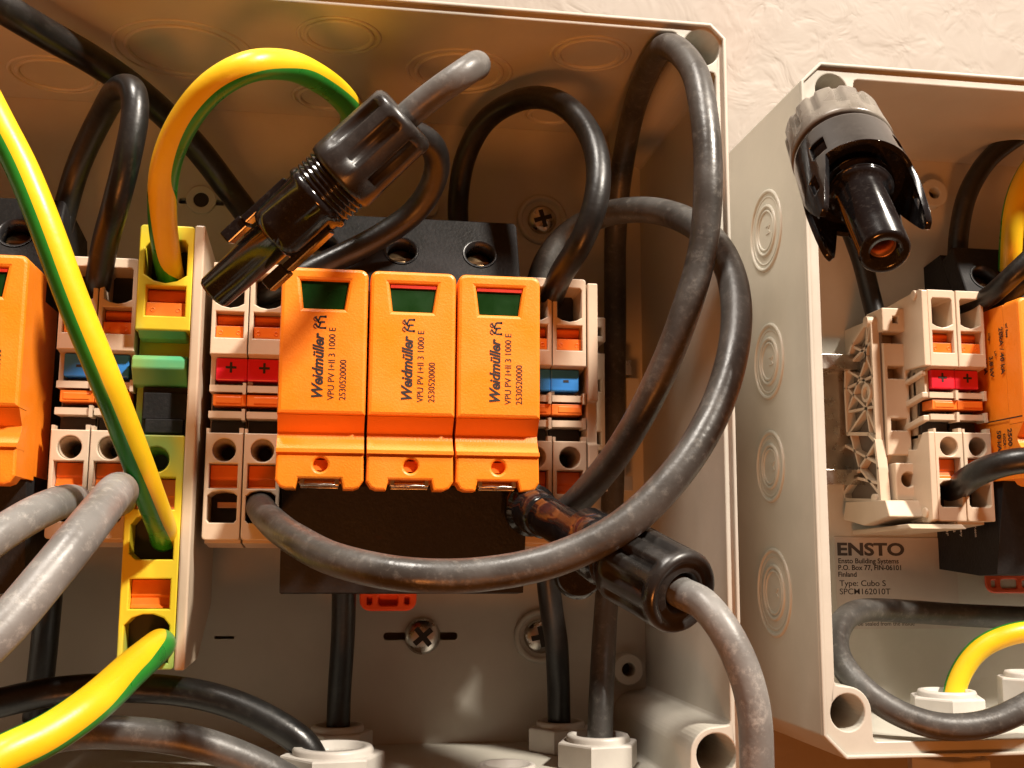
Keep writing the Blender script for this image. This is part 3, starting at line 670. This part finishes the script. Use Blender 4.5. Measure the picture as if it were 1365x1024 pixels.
# ================================================================== BRACKET IN THE RIGHT ENCLOSURE
def bracket2():
    Yb = 268.0
    x0 = X(1180, 520, Yb); x1 = X(1212, 520, Yb); zz = lambda py: Zc(1198, py, Yb)
    r = root('end_bracket', ((x0+x1)/2, 288, 36)); tag(r, 'ribbed beige end bracket with square holes in the right enclosure', 'end bracket', 'moulded end brackets clamping the terminal rows')
    mb = MB()
    xm = (x0+x1)/2
    mb.plate([rr(x0-.5, x1-.8, zz(443), zz(412), .5), rr(xm-.9, xm+.6, zz(432), zz(423), .1)], Yb-1, Yb+8, .3)
    mb.plate([rr(x0, x1, zz(607), zz(458), .3), rr(x0+1.0, x1-1.2, zz(505), zz(488), .2), rr(x0+1.3, x1-1.0, zz(574), zz(558), .2)], Yb, Yb+6, .3)
    mb.plate([rr(x0+.8, x1+.8, zz(668), zz(618), .4), circ(xm+.9, zz(640), 1.9)], Yb-2, Yb+9, .3)
    mb.box(x0+.1, x1-.3, Yb+5.9, Yb+22, zz(662), zz(420))
    mb.box(x0+.8, x1-.5, Yb+2, Yb+6.1, zz(620), zz(600))
    mb.build('body', M['beige'], r)
    mb = MB(); mb.lathe((xm-.2, Yb+2.5, zz(495)), (0,1,0), [(0, .01), (.1, .01)], 6)
    # lattice of ribs standing on the bracket's left side
    xl = x0 - .1
    def rib(pts, w_=.75, h=2.4):
        q = [Vector(p) for p in pts]
        for a, b_ in zip(q[:-1], q[1:]):
            d = (b_ - a); 
            if d.length < 1e-3: continue
            d.normalize(); n_ = Vector((0, -d.z, d.y)) * (w_/2)
            a2 = a - d*.2; b2 = b_ + d*.2
            vs = [a2-n_, b2-n_, b2+n_, a2+n_]; vs2 = [v + Vector((-h, 0, 0)) for v in vs]
            mb.add(vs + vs2, [(0,1,2,3),(7,6,5,4),(0,4,5,1),(1,5,6,2),(2,6,7,3),(3,7,4,0)])
    def yz(*q): return [Vector((xl, y_, z_)) for y_, z_ in q]
    rib(yz((270.2,61),(270.0,46),(270.0,31),(269.5,13.5)), .8, 2.2)
    rib(yz((270,61),(272,60.5),(280,56.5),(284.5,51.5),(285.5,45),(285.2,32.5),(273,31.2),(269.8,29),(268.6,22),(268,14)), .95, 2.6)
    for ln in (((270.4,55),(284.6,51)), ((270.2,46),(285.3,45)), ((285.4,38.5),(270.1,38)), ((270.6,60.5),(274,50.5),(285.5,38.5)), ((272,60.3),(274,50.5)), ((270,46),(274,53),(281,55.8)),
               ((270.1,38),(275,45.6),(285.4,50)), ((270.1,31.5),(274.5,38.2),(285.3,45)), ((274.5,38.2),(285.2,32.5)), ((270.2,46),(274.5,38.2),(273,31.3)),
               ((268.8,23),(289,30)), ((268.4,18),(291,22)), ((269.8,29),(289,17)), ((268,14.5),(280,23),(284,31.8)), ((289,30),(291,22),(289,15),(268,13.8))):
        rib(yz(*ln), .7, 2.1)
    c = Vector((xl, 273.0, 42)); mb.lathe((c.x+.1, c.y, c.z), (-1,0,0), [(0, 2.5), (2.9, 2.5), (2.9, 1.7), (1.4, 1.6), (1.4, .7), (2.2, .6)], 28)
    c = Vector((xl, 271, 60.5)); mb.lathe((c.x+.1, c.y, c.z), (-1,0,0), [(0, 1.4), (3.2, 1.4), (3.3, .3)], 20)
    c = Vector((xl, 270.5, 14)); mb.lathe((c.x+.1, c.y, c.z), (-1,0,0), [(0, 1.6), (3.2, 1.6), (3.3, .3)], 20)
    mb.build('rib_lattice', M['beige'], r, .12)
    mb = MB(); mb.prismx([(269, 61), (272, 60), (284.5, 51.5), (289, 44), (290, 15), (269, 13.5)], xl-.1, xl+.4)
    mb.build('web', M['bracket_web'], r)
    # lower foot gripping the rail
    mb = MB(); mb.prismx([(264, zz(668)), (286, zz(665)), (288, zz(690)), (276, zz(700)), (262, zz(690))], x0-3.5, x1+1.5)
    mb.prismx([(258, zz(700)), (288, zz(705)), (288, zz(712)), (256, zz(706))], x0-1, x1+7)
    mb.build('rail_foot', M['beige_dark'], r, .3)
    return r
bracket2()
# profiled end plate of the right terminal pair (its left flank shows)
def end_plate2():
    y0 = 257.6; s = .97
    z = lambda py: (tz(py) - RZ) * s + RZ + 4.9
    prof = [(y0, z(350)), (y0, z(474)), (y0+9, z(482)), (y0+9, z(476)), (y0+2, z(476)), (y0+2, z(520)), (y0+11, z(532)), (y0+11, z(528)), (y0+1.5, z(512)+.0)]
    mb = MB(); xe1 = bx - .05; xe0 = bx - 1.7
    mb.prismx([(y0, z(472)), (y0, z(352)), (y0+1.5, z(349)), (y0+22, z(356)), (y0+36, z(420)), (y0+36, z(500)), (y0+12, z(486)), (y0+10, z(470))], xe0, xe1)
    for (a, b_) in ((484, 478), (521, 512), (558, 549)):
        mb.prismx([(y0+2.0, z(b_)), (y0+2.0, z(a)), (y0+16, z(a)-2.4), (y0+28, z(a)-2.4), (y0+28, z(b_)-2.4), (y0+16, z(b_)-2.2)], xe0, xe1)
    mb.prismx([(y0, z(718)), (y0+2, z(722)), (y0+24, z(716)), (y0+36, z(680)), (y0+36, z(600)), (y0+14, z(590)), (y0+12, z(600)), (y0+6, z(602)), (y0+3, z(577)), (y0, z(577))], xe0, xe1)
    mb.box(xe0+.6, xe1, y0+16, y0+30, z(700), z(370))
    mb.lathe((xe0-.5, y0+3.5, z(356)), (1,0,0), [(0, 1.3), (1, 1.3)], 16)
    mb.lathe((xe0-.5, y0+3.0, z(706)), (1,0,0), [(0, 1.3), (1, 1.3)], 16)
    o = mb.build('end_plate', M['beige'], None, .25); tag(o, 'beige stepped end plate with rounded pegs in the right enclosure', 'end plate')
end_plate2()

# ================================================================== CABLE GLANDS
def gland(px_, py_, y, R, label, ztop, zfloor, flange=True, parent=None, m=M['gland']):
    c = P(px_, py_, y); r = root('cable_gland', (c.x, y, zfloor)); tag(r, label, 'cable gland', 'grey plastic cable glands')
    h = ztop - zfloor; zh = ztop - 1.4
    mb = MB()
    hexo = [(c.x + (R+1.1)*math.cos(math.radians(60*k+8)), (R+1.1)*math.sin(math.radians(60*k+8))) for k in range(6)]
    def hx(rad, n=6, ph=8): return [(rad*math.cos(math.radians(360/n*k+ph)), rad*math.sin(math.radians(360/n*k+ph))) for k in range(n)]
    fr = frame((c.x, y, (zfloor+zh)/2), (1,0,0), (0,1,0))
    mb.plate([hx(R+1.2), hx(R*.62, 32)], 0, zh-zfloor, .5, frame=fr)
    mb.build('lock_nut', m, r)
    mb = MB(); mb.lathe((c.x, y, zfloor-1), (0,0,1), [(0, R*.86), (h+.4, R*.86), (h+1.0, R*.82), (h+1.0, R*.66), (h-3.5, R*.60), (h-3.6, .1)], 48)
    mb.build('threaded_collar', m, r)
    return r
ZT = -41.0
gland(450, 968, 284, 7.4, 'rear left cable gland, one straight black cable entering it', ZT, in1[2])
gland(444, 1000, 256, 10.2, 'front left cable gland with the arching black cable entering it', ZT-.4, in1[2])
gland(747, 966, 284, 7.0, 'rear right cable gland with a straight dark cable entering it', ZT, in1[2])
gland(797, 986, 262, 8.5, 'bright front right cable gland, cable from the tall loop entering it', ZT, in1[2])
gland(676, 1024, 246, 7.2, 'cable gland only its pale top rim showing at the bottom edge', ZT-3.2, in1[2])
gland(1262, 925, 268, 8.2, 'cable gland holding the yellow striped wire in the right enclosure', -33.0, in2[2])
gland(1372, 935, 262, 6.4, 'cable gland at the right edge with screw threads showing', -28.0, in2[2])
gland(1262, 985, 252, 8.5, 'cable gland below the floor of the right enclosure', -44.2, -52.0)

# ================================================================== CONNECTORS
def connector_one():
    a = P(540, 157, 197.5); b_ = P(284, 392, 213)      # cap end -> nose
    d = (b_ - a).normalized(); L_ = (b_-a).length
    r = root('solar_connector', P(430, 250, 205)); tag(r, 'black solar plug pointing down left across the terminals, grey cable leaving its nut', 'connector', 'black solar plug connectors')
    up = Vector((0, -1, .3))
    mb = MB(); n = 96; R = 7.0
    def ribs(t, rad, an):
        if t < 2.0 or t > 12.2: return rad
        ph = (an * 8 / (2*math.pi)) % 1
        return rad - (1.05 if .30 < ph < .66 else (.5 if .26 < ph < .70 else 0))
    mb.lathe(a, d, [(-.4, 3.4), (-.5, 5.6), (-.1, 6.5), (.6, R-.05), (1.9, R), (2.05, R), (8, R+.1), (12.1, R+.2), (12.3, R+.25), (15.5, R+.3), (16.4, R+.1), (16.6, R-.8)], n, radf=ribs, up=up)
    mb.build('cable_nut', M['cap'], r)
    mb = MB(); prof = [(15.5, 6.2), (16.5, 6.2)]
    for k in range(4): prof += [(16.7+k*1.0, 6.2), (17.1+k*1.0, 6.75), (17.4+k*1.0, 6.75), (17.6+k*1.0, 6.2)]
    prof += [(20.8, 6.6), (21.4, 7.0), (22.2, 7.0), (22.8, 6.3), (31.0, 6.0), (32.5, 5.6), (33.2, 4.7), (33.4, 3.9), (L_-.6, 3.45), (L_, 3.1), (L_+.05, 1.8), (L_-4, 1.6), (L_-4.1, .1)]
    mb.lathe(a, d, prof, 48, up=up)
    bd = mb.build('plug_body', M['gloss'], r)
    # latch arms along the body, flat-sided shoulders
    mb = MB(); s = d.cross(Vector((0,-1,0))).normalized(); tt = s.cross(d).normalized()
    for sg in (1, -1):
        o_ = a + d*24 + s*(sg*5.9)
        for (l0, l1, w0, h0) in ((0, 11, 2.0, .8), (11, 16, 1.6, 1.3)):
            vs = []
            for l in (l0, l1):
                for (p, q) in ((-w0, -h0), (w0, -h0), (w0, h0), (-w0, h0)): vs.append(o_ + d*l + tt*p + s*(sg*q))
            mb.add(vs, [(0,1,2,3),(7,6,5,4),(0,4,5,1),(1,5,6,2),(2,6,7,3),(3,7,4,0)])
    mb.build('latch_arm', M['gloss'], bd, .3)
    return a, d
c1a, c1d = connector_one()

def connector_two():
    a = P(912, 792, 189); b_ = P(725, 688, 226)
    d = (b_ - a).normalized(); L_ = (b_-a).length
    r = root('solar_connector', P(850, 760, 205)); tag(r, 'black solar plug at the lower right with its round ribbed nut facing out', 'connector', 'black solar plug connectors')
    R = 7.5
    def ribs(t, rad, an):
        if t < 2.6 or t > 13: return rad
        ph = (an * 10 / (2*math.pi)) % 1
        return rad - (.95 if .30 < ph < .66 else (.45 if .26 < ph < .70 else 0))
    mb = MB(); mb.lathe(a, d, [(2.2, .2), (2.2, 2.9), (.6, 3.6), (.2, 4.1), (.9, 4.9), (.6, 5.6), (-.1, 6.2), (0, 6.9), (.9, R-.05), (2.4, R), (2.7, R), (8, R), (12.9, R+.1), (13.2, R+.15), (15.6, R+.1), (16, R-.9)], 100, radf=ribs, up=(0,-1,.3))
    mb.build('cable_nut', M['cap'], r)
    mb = MB(); prof = [(15.5, 6.0), (17, 6.0)]
    for k in range(2): prof += [(17.2+k*1.3, 5.6), (17.6+k*1.3, 6.3), (18.0+k*1.3, 6.3), (18.3+k*1.3, 5.6)]
    prof += [(21, 6.6), (29, 6.3), (29.6, 5.2), (30, 4.3), (L_*.93, 4.0), (L_, 3.9), (L_+.3, 3.0), (L_+.3, .1)]
    mb.lathe(a, d, prof, 48, up=(0,-1,0)); bd = mb.build('plug_body', M['gloss'], r)
    # mating half further up the same axis
    mb = MB(); e = P(712, 684, 228)
    mb.lathe(e + Vector((2,-2,-1)), P(690, 672, 240) - e, [(0, 3.6), (.5, 4.4), (5, 4.7), (9, 4.8), (9.5, 5.6), (14, 5.6), (14.4, 3.0)], 40)
    mb.lathe(P(765, 772, 222), P(790, 745, 232) - P(765, 772, 222), [(0, 3.2), (.8, 4.6), (6, 5.0), (9, 5)], 36)
    mb.build('socket_sleeve', M['gloss'], bd)
    return a, d
c2a, c2d = connector_two()

def connector_three():
    a = P(1111, 175, 199); b_ = P(1180, 337, 170)
    d = (b_ - a).normalized(); L_ = (b_-a).length
    r = root('solar_connector', P(1130, 200, 195)); tag(r, 'open solar plug with grey ribbed nut and pronged collar over the right enclosure rim', 'connector', 'black solar plug connectors')
    R = 9.4
    sidev = Vector((1, 0, 0)); sidev = (sidev - d*sidev.dot(d)).normalized()
    def ribs(t, rad, an):
        if t > 6.4: return rad
        ph = (an * 12 / (2*math.pi)) % 1
        return rad - (.55 if .34 < ph < .62 else (.25 if .30 < ph < .66 else 0))
    mb = MB(); mb.lathe(a, d, [(-2.2, 3), (-2.2, 8.0), (-1.2, R-.4), (0, R), (6.2, R+.15), (6.5, R+.15), (9.4, R+.3), (10.2, R+.1), (10.3, R-.8)], 120, radf=ribs, up=sidev)
    mb.build('cable_nut', M['greycap'], r)
    mb = MB(); mb.lathe(a, d, [(9, 8.2), (11.2, 8.2), (11.4, 8.7), (11.8, 8.9), (20, 9.0)], 72, up=sidev)
    mb.lathe(a, d, [(18, 2), (22.5, 6.0), (22.6, 6.4), (23.2, 6.4), (23.6, 5.7), (24.2, 5.8), (25, 5.8), (25.3, 5.2), (25.8, 4.35), (L_-.5, 4.3), (L_, 3.9), (L_, 2.5), (L_-7, 2.4), (L_-7.1, .2)], 48, up=sidev)
    bd = mb.build('plug_body', M['gloss'], r)
    mb = MB(); mb.lathe(a, d, [(L_-6, 2.35), (L_-2, 2.35), (L_-2, 2.0), (L_-6.5, 1.95)], 32, caps=False); mb.build('contact_socket', M['copper'], bd)
    # pronged collar: shell with windows and four pointed claws
    n = 96; av = sidev; bv = d.cross(av); ts = [12.0 + .6*i for i in range(42)]
    def rad(t): return 9.2 + (t-13)*.03
    vs = []; fs = []; idx = {}
    def claw_len(an):
        best = 23.0
        for c0 in (8, 172, 232, 308):
            dd = abs((math.degrees(an) - c0 + 180) % 360 - 180)
            if dd < 27: best = max(best, 35.5 - (max(0, dd-5)/22.0)**1.3 * 10.0)
        return best
    for k in range(n):
        an = 2*math.pi*k/n; Lk = claw_len(an)
        for i, t in enumerate(ts):
            tc_ = min(t, Lk); rr_ = rad(tc_); bend = max(0, tc_-26)*.06
            vs.append(a + d*tc_ + (av*math.cos(an) + bv*math.sin(an))*(rr_ - bend))
    def windowed(k, i):
        an = 360.0*(k+.5)/n; t = ts[i]+.3
        for c0 in (52, 148, 232, 308):
            if abs((an - c0 + 180) % 360 - 180) < 9 and 17.0 < t < 21.6: return True
        for c0 in (12, 168, 232, 308):
            if abs((an - c0 + 180) % 360 - 180) < 6 and 25.5 < t < 30.0: return True
        return False
    for k in range(n):
        k2 = (k+1) % n
        for i in range(len(ts)-1):
            if windowed(k, i): continue
            if ts[i] >= claw_len(2*math.pi*k/n) and ts[i] >= claw_len(2*math.pi*k2/n): continue
            fs.append((k*len(ts)+i, k2*len(ts)+i, k2*len(ts)+i+1, k*len(ts)+i+1))
    mb.__init__(); mb.add(vs, fs, 0, True)
    o = mb.build('claw_collar', M['gloss'], r)
    so = o.modifiers.new('solid', 'SOLIDIFY'); so.thickness = 1.0*S; so.offset = 0
    bv_ = o.modifiers.new('bevel', 'BEVEL'); bv_.width = .15*S; bv_.segments = 2; bv_.limit_method = 'ANGLE'; bv_.angle_limit = math.radians(50)
    # bright retaining rings inside collar mouth
    mb = MB(); mb.ring(a + d*24.3, d, 5.7, .35); mb.build('seal_ring', M['gloss'], bd)
    return a, d
connector_three()

# ================================================================== CABLES
def cable(pts, r, m, label, name='cable', cat='cable', group='black cables', **k):
    mb = MB(); mb.tube([P(*p) for p in pts], r, m=None, **k) if False else mb.tube([P(*p) for p in pts], r, 28, **k)
    o = mb.build(name, m if isinstance(m, list) else M[m]); return tag(o, label, cat, group)
cable([(-60,-30,222),(0,8,228),(60,44,238),(130,84,250),(200,135,266),(258,192,279),(303,250,287),(338,300,287),(352,345,284)], 3.3, 'cable', 'black cable slanting from the top left corner down behind the connector')
cable([(60,400,264),(82,300,268),(103,225,264),(138,150,250),(160,118,237),(178,122,230),(180,155,228),(171,205,228),(155,270,232),(140,325,240),(131,375,248),(127,395,262)], 2.75, 'cable', 'small black cable loop with shiny top, left of the striped arch')
cable([(612,330,286),(611,262,283),(622,205,276),(650,158,267),(697,132,257),(742,135,247),(779,167,238),(797,215,231),(794,270,228),(775,322,230),(750,362,237),(738,390,248),(734,402,262)], 2.75, 'cable', 'black cable arch just right of the upper connector, above the orange modules')
cable([(799,1010,262),(801,940,264),(806,840,274),(814,720,283),(818,600,286),(820,430,287),(821,300,284),(834,195,272),(857,110,252),(888,62,232),(924,92,220),(940,165,213),(944,245,210),(937,330,210),(915,412,210),(877,508,214),(826,600,222),(782,655,230),(752,684,238),(735,690,246)], 2.95, 'cable_lit', 'tall black cable loop reaching the top right corner of the left enclosure', wob=.006)
cable([(716,385,264),(726,352,264),(750,318,264),(792,291,258),(840,280,248),(888,284,238),(934,306,226),(966,345,216),(981,400,208),(977,470,202),(952,550,198),(903,630,195),(832,700,195),(740,746,197),(640,766,198),(540,766,199),(450,747,206),(390,717,219),(357,690,237),(345,674,250),(342,672,264)], 3.05, 'cable_lit', 'big dusty dark cable loop sweeping in front of and under the orange modules', wob=.006)
mb = MB(); mb.tube([c1a + c1d*1.0, P(566,135,196), P(600,110,194), P(622,95,194), P(634,87,196), P(636,86,200), P(635,90,206)], 2.6, 28)
tag(mb.build('cable', M['cable_stub'], None, .8, 3), 'short grey cable stub sticking up out of the upper connector nut', 'cable', 'black cables')
cable([(515,165,226),(548,176,230),(575,192,234),(583,212,238),(578,243,243),(553,282,248),(502,318,250),(442,348,250),(388,374,250),(352,392,255),(346,398,264)], 2.85, 'cable', 'black cable curling out from under the upper connector nut down to a terminal')
cable([(-70,905,164),(0,842,168),(58,775,173),(106,716,179),(140,673,190),(155,655,203),(162,655,222),(160,668,245),(158,675,262)], 3.15, 'cable_hazed', 'thick pale-lit black cable nearest the viewer at the left edge, in front of another', wob=.006)
cable([(-70,765,198),(-5,716,204),(40,688,211),(80,670,224),(100,668,242),(104,676,262)], 3.2, 'cable_hazed', 'pale-lit black cable partly hidden by the thicker one at the left edge', wob=.006)
cable([(-60,950,264),(0,937,264),(60,924,264),(150,917,264),(250,923,263),(320,942,261),(375,970,259),(408,995,258),(425,1030,258)], 3.2, 'cable', 'black cable arching along the bottom left into a gland')
cable([(-60,1050,240),(20,1000,240),(95,978,239),(180,978,238),(262,990,238),(340,1018,240),(400,1050,242)], 3.2, 'cable_lit', 'lowest dark cable at the bottom left, highlights on its top')
cable([(72,700,277),(66,780,280),(60,850,284),(48,960,287)], 3.1, 'cable', 'short vertical dark cable at lower left behind the pale cables')
cable([(459,770,270),(457,850,279),(452,930,284),(450,1010,284)], 2.85, 'cable', 'straight vertical black cable below the left side of the orange modules')
cable([(728,750,268),(736,820,273),(741,850,276),(744,900,281),(746,1010,284)], 2.85, 'cable', 'straight vertical dark cable crossing the right wall screw')
mb = MB(); mb.tube([c2a + c2d*2.2, c2a - c2d*1.5, P(932,800,186), P(962,834,182), P(988,884,180), P(1005,945,179), P(1010,1060,179)], 2.75, 28)
tag(mb.build('cable', M['cable_hazed']), 'shiny pale-lit black cable bending down out of the lower right connector nut', 'cable', 'black cables')
cable([(1430,130,268),(1365,176,271),(1318,212,275),(1290,258,278),(1279,305,281),(1276,345,283)], 2.7, 'cable', 'black cable curving from the right edge beside the wall boss')
cable([(1258,412,276),(1290,408,266),(1315,398,258),(1345,372,251),(1390,330,246),(1430,300,244)], 2.6, 'cable', 'black cable leaving the top of the outer terminal in the right enclosure')
cable([(1300,412,276),(1330,402,266),(1350,388,260),(1390,360,255),(1430,345,252)], 2.6, 'cable', 'black cable leaving the top of the inner terminal in the right enclosure')
cable([(1266,664,274),(1276,652,262),(1298,634,252),(1330,620,246),(1370,613,242),(1430,618,240)], 3.1, 'cable', 'thick black cable leaving the lower mouth of a right enclosure terminal')
cable([(1125,285,284),(1148,345,284),(1162,400,284),(1172,440,282)], 2.7, 'cable', 'dark cable running down behind the open connector')
cable([(1440,826,280),(1300,821,279),(1205,815,276),(1150,814,270),(1124,828,262),(1114,856,257),(1122,885,252),(1150,918,247),(1192,948,243),(1250,968,239),(1310,966,237),(1365,944,236),(1430,905,235)], 2.95, 'cable_lit', 'dusty cable making a loop at the bottom of the right enclosure', wob=.006)
# striped earth wires
EM = [M['yellow'], M['green']]
G3 = 'yellow and green striped earth wires'
def earth_wire(pts, r, ref, half, label):
    mb = MB(); mb.tube([P(*p) for p in pts], r, 48, ref=Vector(ref), stripes=half)
    tag(mb.build('earth_wire', EM), label, 'earth wire', G3)
earth_wire([(-40,90,206),(0,168,206),(28,222,206),(60,300,206),(97,400,208),(142,510,212),(181,610,221),(207,680,234),(216,704,241),(219,718,248)], 2.9, (1.1,-.9,.5), 1.1, 'long straight striped wire crossing from the left edge to the earth terminal')
earth_wire([(229,374,251),(224,352,245),(216,280,233),(222,216,222),(246,160,214),(286,113,208),(330,89,206),(375,86,211),(420,102,226),(458,132,245),(470,160,262),(455,205,276),(430,260,284)], 2.95, (.15,-1,.45), 1.15, 'striped wire arching out of the top of the earth terminal')
earth_wire([(-70,1055,174),(0,1010,177),(60,982,181),(122,940,187),(174,893,203),(203,868,221),(212,860,234),(214,859,249)], 3.1, (-.05,-1,.20), 1.08, 'striped wire leaving the bottom of the earth terminal toward the lower left corner')
earth_wire([(1430,170,262),(1372,228,263),(1354,270,264),(1348,315,266),(1346,360,270)], 2.9, (-.3,-1,.0), 1.25, 'striped wire at the right edge above the black base')
earth_wire([(1268,960,270),(1276,908,271),(1302,868,270),(1345,846,268),(1440,838,266)], 2.7, (-.25,-1,-.1), 1.25, 'striped wire rising from the gland in the right enclosure')
# embossed marking along the arched wire is left to the insulation's bump

# ================================================================== LABEL STICKER
a = P(1112, 716, YB2-.3); b_ = P(1262, 838, YB2-.3)
r = root('type_label', (a.x, YB2, b_.z)); tag(r, 'maker label with black printing on the back of the right enclosure', 'label')
mb = MB(); mb.box(a.x, b_.x+4, YB2-.25, YB2-.02, b_.z, a.z); mb.build('film', M['label'], r)
k = MB(); fy = YB2-.27
def ln(body, px_, py_, size, bold=0, sx=1.0):
    q = P(px_, py_, fy); k.text(body, frame(q, (1,0,0), (0,0,1)), size, bold=bold, ext=.02, sx=sx)
ln('ENSTO', 1115, 733, 4.6, .16, 1.35); ln('Ensto Building Systems', 1117, 748, 1.9, .03); ln('P.O. Box 77, FIN-06101', 1117, 757, 1.9, .03); ln('Finland', 1117, 766, 1.9, .03)
ln('Type: Cubo S', 1119, 778, 2.2, .01, 1.1); ln('SPCM162010T', 1119, 789, 2.2, .01, 1.1); ln('to be sealed from the inside', 1135, 832, 1.6)
k.build('lettering', M['ink_grey'], r)
